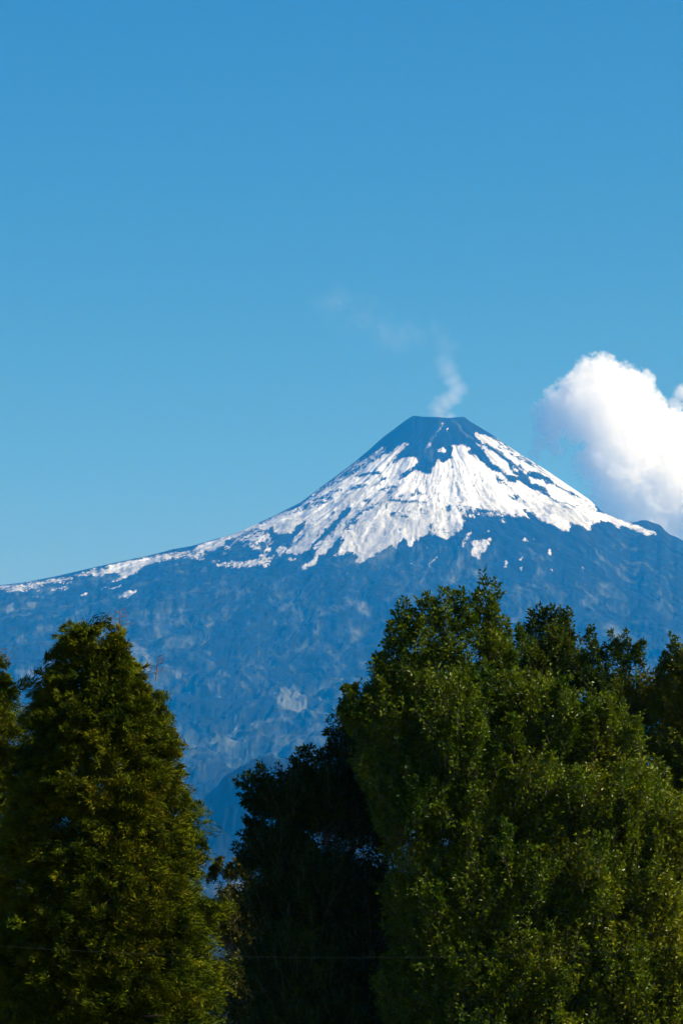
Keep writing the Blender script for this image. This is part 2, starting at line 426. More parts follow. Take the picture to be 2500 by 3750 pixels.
TONE = [
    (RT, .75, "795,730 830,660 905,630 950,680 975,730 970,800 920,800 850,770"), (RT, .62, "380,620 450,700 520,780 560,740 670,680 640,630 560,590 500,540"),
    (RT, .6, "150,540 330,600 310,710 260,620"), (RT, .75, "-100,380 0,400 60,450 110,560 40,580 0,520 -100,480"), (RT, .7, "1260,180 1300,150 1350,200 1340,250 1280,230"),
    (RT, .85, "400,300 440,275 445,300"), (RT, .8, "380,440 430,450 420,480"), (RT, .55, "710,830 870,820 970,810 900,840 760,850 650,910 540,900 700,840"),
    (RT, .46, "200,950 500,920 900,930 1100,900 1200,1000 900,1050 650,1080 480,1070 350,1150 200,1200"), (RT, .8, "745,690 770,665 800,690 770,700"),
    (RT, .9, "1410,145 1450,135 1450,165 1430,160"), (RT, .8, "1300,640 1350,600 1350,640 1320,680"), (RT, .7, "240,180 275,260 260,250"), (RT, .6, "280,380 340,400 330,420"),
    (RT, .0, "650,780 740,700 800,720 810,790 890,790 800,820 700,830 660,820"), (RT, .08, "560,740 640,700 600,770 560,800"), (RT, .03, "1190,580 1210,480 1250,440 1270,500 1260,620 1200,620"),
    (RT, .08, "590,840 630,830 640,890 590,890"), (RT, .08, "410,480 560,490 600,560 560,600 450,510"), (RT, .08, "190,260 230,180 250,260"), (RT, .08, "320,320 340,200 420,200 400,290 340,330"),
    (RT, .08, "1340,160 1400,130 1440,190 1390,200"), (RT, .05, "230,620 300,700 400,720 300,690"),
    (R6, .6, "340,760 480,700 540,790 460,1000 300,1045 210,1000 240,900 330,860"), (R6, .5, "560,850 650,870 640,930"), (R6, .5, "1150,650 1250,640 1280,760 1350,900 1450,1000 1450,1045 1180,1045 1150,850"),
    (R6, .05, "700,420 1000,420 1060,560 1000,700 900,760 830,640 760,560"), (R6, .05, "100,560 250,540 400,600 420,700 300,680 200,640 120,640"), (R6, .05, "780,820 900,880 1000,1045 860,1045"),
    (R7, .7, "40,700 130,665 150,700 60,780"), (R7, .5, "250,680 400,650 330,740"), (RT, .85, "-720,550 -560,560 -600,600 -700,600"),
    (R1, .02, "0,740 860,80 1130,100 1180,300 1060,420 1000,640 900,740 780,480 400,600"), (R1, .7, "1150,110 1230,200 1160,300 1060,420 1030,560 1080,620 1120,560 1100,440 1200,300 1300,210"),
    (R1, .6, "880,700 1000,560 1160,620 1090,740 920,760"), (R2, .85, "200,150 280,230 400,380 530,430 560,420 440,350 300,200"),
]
GW, GH, GS, GU, GV = 1000, 500, 3.0, -150, 1480          # raster of the traced image-pixel map: 3 px cells


def raster(layers, base):
    out = np.full((GH, GW), base, np.float32)
    for (ou, ov, k), val, s in layers:
        pts = np.array([[float(c) for c in q.split(',')] for q in s.split()])
        pu = (ou + pts[:, 0] * k - GU) / GS; pv = (ov + pts[:, 1] * k - GV) / GS
        x0, x1 = max(0, int(pu.min()) - 1), min(GW, int(pu.max()) + 2)
        y0, y1 = max(0, int(pv.min()) - 1), min(GH, int(pv.max()) + 2)
        if x1 <= x0 or y1 <= y0: continue
        acc = np.zeros((y1 - y0, x1 - x0), np.float32)
        for du, dv in ((.25, .25), (.75, .25), (.25, .75), (.75, .75)):
            gx, gy = np.meshgrid(np.arange(x0, x1) + du, np.arange(y0, y1) + dv)
            ins = np.zeros(gx.shape, bool)
            n = len(pu)
            for i in range(n):
                a, b = i, (i + 1) % n
                if pv[a] == pv[b]: continue
                c = (pv[a] > gy) != (pv[b] > gy)
                ins ^= c & (gx < (pu[b] - pu[a]) * (gy - pv[a]) / (pv[b] - pv[a]) + pu[a])
            acc += ins * .25
        out[y0:y1, x0:x1] = out[y0:y1, x0:x1] * (1 - acc) + val * acc
    return out


def blur(a, n):
    for _ in range(n):
        p = np.pad(a, 1, mode='edge')
        a = (p[:-2, 1:-1] + p[2:, 1:-1] + p[1:-1, :-2] + p[1:-1, 2:] + 2 * p[1:-1, 1:-1]) / 6
    return a


def lookup(img, u, v):
    x = np.clip((u - GU) / GS - .5, 0, GW - 1.001); y = np.clip((v - GV) / GS - .5, 0, GH - 1.001)
    ix = x.astype(int); iy = y.astype(int); fx = x - ix; fy = y - iy
    return (img[iy, ix] * (1 - fx) + img[iy, ix + 1] * fx) * (1 - fy) + (img[iy + 1, ix] * (1 - fx) + img[iy + 1, ix + 1] * fx) * fy


def smooth(e0, e1, x):
    t = np.clip((x - e0) / (e1 - e0), 0, 1)
    return t * t * (3 - 2 * t)


def build_volcano():
    # depth rows: dense where the slope fills the view, coarse behind the ridge
    e = np.linspace(0, 9000, 9001)
    ang = np.arctan((np.interp(e, rf, zf) - EYE[2]) / (YS - e))
    keep = [0.0]; last = ang[0]
    step = 2.1 / FPX
    for i in range(1, 9001):
        if abs(ang[i] - last) >= step or e[i] - keep[-1] > 40:
            keep.append(e[i]); last = ang[i]
    front = YS - np.array(keep)
    extra = np.linspace(front[-1] - 150, 700, 40)
    back = YS + np.concatenate([np.arange(8, 200, 8), np.arange(200, 1200, 50), np.linspace(1200, 5300, 20)])
    ys = np.concatenate([extra[::-1], front[::-1], back])
    core = np.arange(-40, 2545, 2.2)
    uu = np.concatenate([np.linspace(-8600, -150, 70), np.arange(-140, -40, 12), core, np.arange(2550, 2700, 12), np.linspace(2710, 9800, 60)])
    tx = (uu - 1250) / FPX / CP
    A, Y = np.meshgrid(tx, ys)
    X = A * np.maximum(Y, 2500.0)
    X = np.clip(X, -11200, 11200)
    Z = height(X, Y)
    # settle the sky line: each bearing's column is scaled to the ridge height read in image pixels
    want = np.concatenate([np.array(left_sil[::-1], float), np.array(right_sil[1:], float)])
    wz = np.interp(uu, want[:, 0], (at(want[:, 0], want[:, 1], YS)[:, 2] - EYE[2]) / YS)
    have = np.max(np.where(Y > 5000, (Z - EYE[2]) / Y, 0), axis=0)
    kk = np.where((uu > -400) & (uu < 2900), wz / np.maximum(have, 1e-4), 1.0)
    kk = np.convolve(np.pad(kk, 2, mode='edge'), np.ones(5) / 5, 'valid')
    Z = Z * (1 + (kk[None] - 1) * smooth(5000, 12000, Y))
    # image pixel (u, v) of every vertex, projected through the camera
    d = np.stack([X, Y, Z - EYE[2]], -1)
    cx = d[..., 0]; cz = d[..., 1] * CP + d[..., 2] * SP; cyy = -d[..., 1] * SP + d[..., 2] * CP
    u = 1250 + cx / cz * FPX; v = 1875 - cyy / cz * FPX
    r = np.hypot(X - XS, Y - YS); th = np.arctan2(X - XS, -(Y - YS)); wob = fbm(X / 260, Y / 260, 3, 5) - .5
    s_img = blur(raster(SNOW, 0.0), 1)
    t_img = .26 + (blur(raster(TONE, 0.26), 1) - .26) * 1.0
    wu = (fbm(X / 28, Y / 50, 3, 51) - .5) * 15; wv = (fbm(X / 28, Y / 50, 3, 61) - .5) * 13
    sb = lookup(s_img, u + wu, v + wv)
    so = lookup(blur(s_img, 16), u + wu, v + wv)
    streak = fbm(th * 190 + 3 * wob, r / 100, 4, 71, .65)
    fine = fbm(X / 16, Y / 30, 4, 81, .7)
    grit = fbm(X / 7.5 + wob, Y / 15, 3, 85, .8)
    nn = ((0.3 * streak + 0.4 * fine + .3 * grit) - 0.5) * 3.6
    edge = 4 * so * (1 - so)                                  # speckle only where snow and rock mix
    snow = smooth(0.40, 0.60, .72 * sb + .28 * so + nn * (0.17 + .80 * edge))
    cr = fbm(th * 46 + 5 * wob, r / 190, 3, 131, .6)                 # thin rock ribs running downhill through the snow
    rib = smooth(.022, .006, np.abs(cr - .5)) * smooth(.42, .56, fbm(X / 130, Y / 220, 3, 133)) * smooth(300, 600, r)
    snow = snow * (1 - .85 * rib)
    snow = np.where(Y > YS + 60, smooth(1500, 1900, Z + 300 * nn), snow)
    snow *= (u > -140) & (u < 2690) | (Z > 1900)
    dz = fbm(th * 30, r / 260, 4, 91)
    patchy = fbm(X / 140, Y / 200, 3, 95)
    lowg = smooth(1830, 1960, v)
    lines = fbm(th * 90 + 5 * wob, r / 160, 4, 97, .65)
    dirt_and_shade = np.clip(0.10 + (dz - .5) * 1.8 + (lines - .5) * 1.3 + (patchy - .45) * 1.6 + (grit - .5) * 1.1 + lowg * .28 + .32 * smooth(1560, 1400, u) * smooth(1860, 1940, v) * smooth(1000, 1120, u) + .30 * smooth(1680, 1300, u), 0, 0.8)  # ashy snow dirt, plus shade on the cone's left put into the colour
    dirt_and_shade = np.maximum(dirt_and_shade, 0.7 * smooth(0.9, 0.6, sb) * smooth(1930, 1990, v))
    tb = lookup(t_img, u + wu * 1.1, v + wv * .9)
    flows = fbm(th * 13 + 4 * wob, r / 900 + 2 * wob, 5, 101, .6)
    Z0 = base_height(X, Y)
    mott = fbm(X / 130 + wob, Z0 / 105 + wob, 6, 111, .66)
    speck = fbm(X / 20 + 2 * wob, Z0 / 38 + wob, 4, 121, .65)
    flow2 = fbm(th * 42 + 5 * wob, r / 420 + 2 * wob, 4, 103, .65)
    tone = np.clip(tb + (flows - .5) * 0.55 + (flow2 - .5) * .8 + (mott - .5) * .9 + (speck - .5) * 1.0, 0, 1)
    tone = tone + .10 * smooth(2200, 2600, v)  # paler haze towards the foot of the slopes, put into the rock tone
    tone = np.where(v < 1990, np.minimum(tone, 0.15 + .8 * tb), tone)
    for (bu, bv, bY, sx, sy) in ((1040, 2850, 7900, 235, 640), (2420, 2440, 10800, 300, 450), (2150, 2480, 10900, 240, 420)):
        c = at(bu, bv, bY)
        k = np.exp(-(((X - c[0]) / sx) ** 2 + ((Y - bY + 120) / sy) ** 2) ** 2)
        tone = tone * (1 - k) + k * np.clip(-.08 + (speck - .5) * .9, -.15, .25)
    nx, ny = len(uu), len(ys)
    V = np.stack([X, Y, Z], -1).reshape(-1, 3)
    i = np.arange(ny - 1)[:, None] * nx + np.arange(nx - 1)[None]
    F = np.stack([i, i + 1, i + nx + 1, i + nx], -1).reshape(-1, 4)
    o = mesh_obj("volcano", V, F, rock_snow_material(), smooth=True, attrs={'snow': snow, 'tone': tone, 'dirt_and_shade': dirt_and_shade})
    tag(o, "snow streaked volcano cone with dark rocky summit and blue lower slopes", "volcano", 'structure')


build_volcano()


# ------------------------------------------------------------------ trees
def leaf_quads(P, D, Nn, L, W, fold=0.10):
    S = nrm(np.cross(D, Nn)); Nn = np.cross(S, D)
    L = L[:, None]; W = W[:, None]
    a = P; c = P + D * L - Nn * L * 0.12
    m = P + D * L * .48 + Nn * L * fold
    V = np.stack([a, m + S * W * .5, c, m - S * W * .5], 1).reshape(-1, 3)
    F = np.arange(len(V)).reshape(-1, 4)
    return V, F


LIGHT = np.array(to_sun)                         # leaves turn towards the light


def rand_unit(n):
    return nrm(rng.normal(size=(n, 3)))


def sprays(B, A, ln, k, wid, leafL, leafW, up=0.35, tint=None, taper=0.8):
    """Leafy shoots: k leaves round an axis from B along A, narrowing to the tip."""
    n = len(B)
    t = rng.random((n, k)) ** 0.8
    phi = rng.random((n, k)) * 2 * math.pi
    ref = nrm(np.tile(np.array([[0.2, 0.9, 0.35]]), (n, 1)) + .1 * rng.normal(size=(n, 3)))
    E1 = nrm(np.cross(A, ref)); E2 = np.cross(A, E1)
    rad = np.cos(phi)[..., None] * E1[:, None] + np.sin(phi)[..., None] * E2[:, None]
    w = wid[:, None] * (0.12 + (1 - t) ** taper) * np.sqrt(rng.random((n, k)))
    bend = nrm(rng.normal(size=(n, 3)) * .5 + np.array([0, 0, up]))
    P = B[:, None] + A[:, None] * (ln[:, None] * t + w * .5)[..., None] + bend[:, None] * (ln[:, None] * t * t * .22)[..., None] + rad * w[..., None]
    D = nrm(rad * .8 + A[:, None] * .55 + rng.normal(size=(n, k, 3)) * .40)
    Nn = nrm(rad * .30 + LIGHT * .75 + np.array([0, 0, .15]) + rng.normal(size=(n, k, 3)) * .42)
    L = leafL * (0.65 + .7 * rng.random((n, k))); W = leafW * (0.7 + .6 * rng.random((n, k)))
    V, F = leaf_quads(P.reshape(-1, 3), D.reshape(-1, 3), Nn.reshape(-1, 3), L.ravel(), W.ravel())
    tt = (tint[:, None] + rng.normal(size=(n, k)) * .13).ravel()
    tips = B + A * ln[:, None] + bend * (ln * .22)[:, None]
    mid = B + A * (ln * .5)[:, None] + bend * (ln * .055)[:, None]
    return V, F, np.clip(tt, 0, 1), (B, mid, tips)


def stems(bmt, r0):
    B, M, T = bmt
    paths = np.stack([B, M, T], 1)
    return tubes(list(paths), [np.array([r0, r0 * .7, r0 * .3])] * len(B), 3)


def leafy_tree(name, label, Y, base_u, lobes, mats, bark=M_bark, shoots=(), dens=1.0, leaf=(0.105, 0.05), ln=(0.45, 1.0), k=36,
               upb=1.5, warm=0.0, skew=0.0, trunk_r=0.16, group="broadleaf trees in front of the volcano", cat="tree", inner=0.32):
    """lobes: (u, v, dY, ru, rv, rY in m) crown ellipsoids; shoots: (u, v, dY, length) leading shoots by their tips."""
    px = Y / FPX
    b = at(base_u, 4000, Y); b[2] = 0.0
    root = empty(name, tuple(b))
    Bs, As, Ls, Ts = [], [], [], []
    auto = []
    paths, radii = [], []
    top = max(at(l[0], l[1], Y)[2] for l in lobes)
    tp = np.array([b + np.array([0.15 * math.sin(3 * f), 0.1 * math.cos(4 * f), top * f]) for f in np.linspace(-0.02, 0.92, 9)])
    paths.append(tp); radii.append(trunk_r * (1 - .8 * np.linspace(0, 1, 9)))
    for (u, v, dY, ru, rv, rY) in lobes:
        dY = dY + (u - base_u) * skew
        c = at(u, v, Y + dY); R = np.array([ru * px, rY, rv * px])
        R = np.maximum(R - np.array([.22, .22, .40]), np.minimum(R * .6, .3)); c[2] -= min(.25, R[2] * .3) + (.22 if ru < 60 else 0)
        area = 4 * math.pi * ((R[0] * R[1]) ** 1.6 / 3 + (R[0] * R[2]) ** 1.6 / 3 + (R[1] * R[2]) ** 1.6 / 3) ** (1 / 1.6)
        n = max(12, int(area * 40 * dens))
        n = max(n, 30)
        nc = max(6, int(area * 1.0))
        dc = rand_unit(nc); fc = .70 + .46 * rng.random(nc)
        jj = rng.integers(0, nc, n)
        loose = rng.random(n) < .25
        d = np.where(loose[:, None], rand_unit(n), nrm(dc[jj] + rng.normal(size=(n, 3)) * (.30 / np.sqrt(R.mean()))))
        d[:, 1] = np.where((d[:, 1] > .35) & (rng.random(n) < .6), -d[:, 1], d[:, 1])   # fewer on the far side
        lump = np.where(loose, .85, fc[jj])
        f = np.where(rng.random(n) < inner, .3 + .45 * rng.random(n), .72 + .24 * rng.random(n))
        B = c + d * R * (f * lump)[:, None]
        out = nrm(d / R)
        A = nrm(out * .70 + np.array([0, 0, upb]) + rng.normal(size=(n, 3)) * .28)
        Bs.append(B); As.append(A); Ls.append((ln[0] + (ln[1] - ln[0]) * rng.random(n)) * (.6 if ru < 60 else 1.0))
        Ts.append(np.clip(0.36 + warm + np.clip((u - 1650) / 800, -.25, 1) * .46 + (fbm(B[:, 0] * 1.2, B[:, 2] * 1.2, 2, 17) - .5) * .9 + rng.normal(size=n) * .1, 0, 1))  # sunlit right and darker left of the crowns put into the leaf tint
        if ru > 60:                                       # leading shoots that stand out of the lobe
            for _ in range(int(area * .75 * dens) + 1):
                e = rand_unit(1)[0]; e[1] = -abs(e[1]) * .8 if rng.random() < .8 else e[1]; e[2] = abs(e[2]) * .9 - .15
                e /= np.linalg.norm(e)
                auto.append((c + e * R * .95 + np.array([0, 0, .25 + .35 * rng.random()]), .7 + .6 * rng.random(), e[0] * .35, Ts[-1].mean()))
        # limb to the lobe and branches through it
        s = tp[int(np.clip(np.searchsorted(tp[:, 2], c[2] - R[2] * .9) - 1, 1, 7))]
        mid = (s + c) / 2 + np.array([0, 0, .1 * np.linalg.norm(c - s)])
        q = np.linspace(0, 1, 7)[:, None]
        paths.append((1 - q) ** 2 * s + 2 * q * (1 - q) * mid + q * q * c)
        radii.append(np.linspace(trunk_r * .5, trunk_r * .2, 7))
        for j in rng.choice(n, min(n, 9), replace=False):
            paths.append(np.array([c + (s - c) * .25, c + (B[j] - c) * .5 + np.array([0, 0, .08]), B[j]])); radii.append(np.array([.035, .022, .010]) * min(1, trunk_r / .12))
    V, F = tubes(paths, radii, 7)
    mesh_obj("trunk", V, F, bark, smooth=True, parent=root)
    B = np.concatenate(Bs); A = np.concatenate(As); ll = np.concatenate(Ls); T = np.concatenate(Ts)
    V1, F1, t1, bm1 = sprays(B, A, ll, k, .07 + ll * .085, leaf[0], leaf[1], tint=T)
    V2, F2 = stems(bm1, .006)
    VV, FF, TT, MM = [V1, V2], [F1, F2 + len(V1)], [t1, np.full(len(F2), .5)], [np.zeros(len(F1)), np.ones(len(F2))]
    if len(shoots):
        tip = np.stack([at(s[0], s[1], Y + s[2] + (s[0] - base_u) * skew) for s in shoots] + [a_[0] for a_ in auto])
        lean = [(s[4] if len(s) > 4 else 0.0) for s in shoots] + [a_[2] for a_ in auto]
        S = tip
        A = nrm(np.stack([np.array([q_ + rng.normal() * .06, rng.normal() * .08, 1.0]) for q_ in lean]))
        ls = np.array([s[3] for s in shoots] + [a_[1] for a_ in auto])
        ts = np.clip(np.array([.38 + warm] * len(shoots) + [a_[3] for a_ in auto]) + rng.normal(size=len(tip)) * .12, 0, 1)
        V3, F3, t3, bm3 = sprays(tip - A * ls[:, None] * .97, A, ls * .88, 120, ls * .17, leaf[0] * 1.1, leaf[1], up=.2, tint=ts, taper=.9)
        V4, F4 = stems(bm3, .009)
        o = len(V1) + len(V2)
        VV += [V3, V4]; FF += [F3 + o, F4 + o + len(V3)]; TT += [t3, np.full(len(F4), .5)]; MM += [np.zeros(len(F3)), np.ones(len(F4))]
        # side twigs of the leading shoots
        rep = 7
        tt = np.tile(np.linspace(.05, .8, rep), len(S)); bb = np.repeat(tip - A * ls[:, None] * .97, rep, 0) + np.repeat(A * ls[:, None], rep, 0) * tt[:, None]
        dd = rand_unit(len(bb)); dd[:, 2] = np.abs(dd[:, 2]) * .3; dd = nrm(dd * 1.0 + np.array([0, 0, .8]))
        l2 = np.repeat(ls, rep) * (.34 * (1 - tt) + .12)
        V5, F5, t5, bm5 = sprays(bb, dd, l2, 26, l2 * .28, leaf[0] * 1.05, leaf[1], up=.2, tint=np.repeat(ts, rep), taper=.6)
        V6, F6 = stems(bm5, .006)
        o += len(V3) + len(V4)
        VV += [V5, V6]; FF += [F5 + o, F6 + o + len(V5)]; TT += [t5, np.full(len(F6), .5)]; MM += [np.zeros(len(F5)), np.ones(len(F6))]
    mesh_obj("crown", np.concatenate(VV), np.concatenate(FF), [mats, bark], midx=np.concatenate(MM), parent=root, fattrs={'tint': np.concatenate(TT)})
    tag(root, label, cat, None, group)
    return root


def cedar(name, label, Y, base_u, leaders, right, left, twigs, n_plume, depth, group="conifers at the left", seed=0):
    """right/left: outline (v, u); the crown's half depth follows its half width."""
    px = Y / FPX
    b = at(base_u, 4000, Y); b[2] = 0.0
    root = empty(name, tuple(b))
    right = np.array(right, float); left = np.array(left, float)
    v0, v1 = min(right[0, 0], left[0, 0]), 4080.0
    paths, radii = [], []
    for (lu, lv, r0) in leaders:
        t = at(lu, lv + 60, Y)
        q = np.linspace(0, 1, 8)[:, None]
        st = b + np.array([(t[0] - b[0]) * .15, 0, 0.0 if r0 > .1 else t[2] * .35])
        paths.append(st * (1 - q) + t * q + np.array([0, 0, -.3]) * (1 - q)); radii.append(np.linspace(r0, .012, 8))
    # branch plumes
    n = n_plume
    nb = n // 9
    fb = rng.random(nb) ** .68
    vb = v0 + 30 + (v1 - v0 - 30) * fb
    azb = rng.random(nb) * 2 * math.pi
    azb = np.where((np.sin(azb) > .5) & (rng.random(nb) < .7), -azb, azb)      # sin(az) > 0: far side
    rb_ = np.where(rng.random(nb) < .18, .62 + .2 * rng.random(nb), .84 + .13 * rng.random(nb))
    szb = (.6 + .7 * rng.random(nb)) * np.clip(.36 + fb * 1.15, .38, 1.05)
    for i, (lu, lv, r0) in enumerate(leaders):            # tufts that crown each leader
        for q in range(6):
            p = i * 6 + q
            vb[p] = lv + 25 + 22 * q; fb[p] = (vb[p] - v0) / (v1 - v0); azb[p] = rng.random() * 6.28; rb_[p] = 0.0
    lead = np.zeros(nb); lead[:6 * len(leaders)] = np.repeat([l[0] for l in leaders], 6)
    j = rng.integers(0, nb, n)
    fv, v, az, rr, sz = fb[j], vb[j], azb[j], rb_[j], szb[j]
    ur = np.interp(v, right[:, 0], right[:, 1]); ul = np.interp(v, left[:, 0], left[:, 1])
    cu = (ur + ul) / 2; hw = (ur - ul) / 2 * px
    cu = np.where(lead[j] != 0, lead[j], cu); hw = np.where(lead[j] != 0, .05, hw)
    ax = at(cu, v, Y)
    out = np.stack([np.cos(az), np.sin(az) * depth, np.zeros(n)], -1)
    KS = Y / 85.0
    ln = (.26 + .26 * rng.random(n)) * (.62 + .7 * sz) * KS; sz = sz * KS
    Ab = nrm(out + np.array([0, 0, .62]) + np.where(lead[j] != 0, 1.6, 0)[:, None] * np.array([0, 0, 1.0]))
    tipb = ax + out * (hw * rr)[:, None]
    q = rng.random(n)
    loose = (rng.random(n) < .30) & (lead[j] == 0)
    az2 = rng.random(n) * 2 * math.pi
    out2 = np.stack([np.cos(az2), np.sin(az2) * depth, np.zeros(n)], -1)
    tipb = np.where(loose[:, None], at(cu, v + 60, Y) + out2 * (hw * (.45 + .38 * rng.random(n)))[:, None], tipb)
    tip = tipb - Ab * (q * .75 * sz)[:, None] + rng.normal(size=(n, 3)) * (.07 * KS + .20 * q * sz)[:, None] * np.array([1, 1, .7])
    A = nrm(Ab + rng.normal(size=(n, 3)) * .24)
    B = tip - A * (ln * .9)[:, None]
    k = 84
    t = rng.random((n, k)) ** .75
    s = rng.random((n, k)) * 2 - 1
    S = nrm(np.cross(A, np.array([0, 0, 1.0])) + rng.normal(size=(n, 3)) * .55); U = np.cross(S, A)
    w = ln[:, None] * .27 * np.sin(math.pi * np.clip(t, .12, .97)) ** .7
    droop = (ln[:, None] * (.42 * t ** 2.4 + .16 * np.abs(s) ** 1.5 * w / ln[:, None]))
    P = B[:, None] + A[:, None] * (ln[:, None] * t)[..., None] + S[:, None] * (s * w)[..., None] + U[:, None] * (rng.normal(size=(n, k)) * .15 * ln[:, None])[..., None]
    P[..., 2] -= droop
    D = nrm(A[:, None] * .9 + S[:, None] * (s * .75)[..., None] + rng.normal(size=(n, k, 3)) * .22 + np.array([0, 0, -.25]))
    Nn = nrm(U[:, None] * .30 + A[:, None] * .25 + LIGHT * .6 + rng.normal(size=(n, k, 3)) * .45)
    L = .13 * KS * (.6 + .8 * rng.random((n, k))); W = .024 * KS * (.6 + .8 * rng.random((n, k)))
    V1, F1 = leaf_quads(P.reshape(-1, 3), D.reshape(-1, 3), Nn.reshape(-1, 3), L.ravel(), W.ravel(), .05)
    tint = np.clip(.40 + (fbm(tip[:, 0] * .9 + 5, tip[:, 2] * .9, 3, 23) - .5) * .8 + (rng.normal(size=nb) * .10)[j] + rng.normal(size=n) * .08, 0, 1)
    tint = np.clip(tint[:, None] + (t - .5) * .35 + rng.normal(size=(n, k)) * .08, 0, 1).ravel()
    # limbs carrying the plumes
    for j in rng.choice(n, 260, replace=False):
        a0 = ax[j] - np.array([0, 0, .6]); a0[0] = b[0] + (a0[0] - b[0]) * .6
        paths.append(np.array([a0, a0 * .45 + tip[j] * .55 - np.array([0, 0, .12]), B[j] + A[j] * ln[j] * .5])); radii.append(np.array([.035, .022, .007]))
    Vt, Ft = tubes(paths, radii, 6)
    mesh_obj("trunk", Vt, Ft, M_cbark, smooth=True, parent=root)
    mesh_obj("crown", V1, F1, M_cedar, parent=root, fattrs={'tint': tint})
    # bare reddish twigs that stand out of the crown
    for (tu, tv, h) in twigs:
        p1 = at(tu, tv, Y); p0 = p1 - np.array([.03, 0, h])
        ps = [np.array([p0, (p0 + p1) / 2 + np.array([.012, 0, 0]), p1])]; rs = [np.array([.012, .009, .004])]
        for f in np.linspace(.3, .95, 8):
            q = p0 + (p1 - p0) * f; sg = 1 if rng.random() > .45 else -1
            l = (.08 + .22 * (1 - f)) * (.7 + .6 * rng.random())
            e = q + np.array([sg * l, rng.normal() * .05, l * (.15 + .3 * rng.random())])
            ps.append(np.array([q, (q + e) / 2 + np.array([0, 0, .015]), e])); rs.append(np.array([.006, .005, .003]))
            for g in (.5, .8):
                q2 = q + (e - q) * g; e2 = q2 + np.array([sg * .05, 0, rng.normal() * .05])
                ps.append(np.array([q2, (q2 + e2) / 2, e2])); rs.append(np.array([.004, .004, .002]))
        Vw, Fw = tubes(ps, rs, 5)
        mesh_obj("dead_twig", Vw, Fw, M_twig, parent=root)
    tag(root, label, "conifer", None, group)
    return root


cedar("cedar_tree", "big dark cedar tree with two blunt tops and olive sunlit right side", 66, 340,
      [(310, 2230, .28), (432, 2262, .08), (575, 2490, .06), (215, 2330, .05), (690, 2880, .05)],
      [(2228, 322), (2260, 372), (2290, 450), (2310, 478), (2350, 500), (2420, 512), (2500, 560), (2560, 628), (2650, 655), (2720, 690), (2780, 690), (2850, 712), (2940, 722),
       (3020, 706), (3080, 740), (3110, 772), (3200, 802), (3300, 828), (3400, 818), (3500, 832), (3560, 832), (3620, 795), (3700, 750), (3750, 725), (4080, 700)],
      [(2228, 298), (2260, 240), (2290, 215), (2330, 190), (2370, 165), (2440, 165), (2500, 125), (2600, 75), (2700, 40), (2900, -10), (3200, -60), (3750, -120), (4080, -120)],
      [(440, 2232, .46), (577, 2405, .45)], 11500, .95)
cedar("cypress_tree", "second conifer cut by the left edge of the view beside the big cedar", 74, -90,
      [(-70, 2330, .2), (10, 2440, .05)],
      [(2330, -60), (2400, 10), (2440, 62), (2480, 82), (2520, 84), (2560, 122), (2620, 140), (2700, 140), (2780, 130), (2860, 115), (2950, 80), (3200, 90), (3750, 110), (4080, 110)],
      [(2330, -80), (2400, -180), (2500, -260), (2700, -330), (3200, -420), (4080, -450)],
      [(8, 2372, .42)], 4600, .9, seed=5)

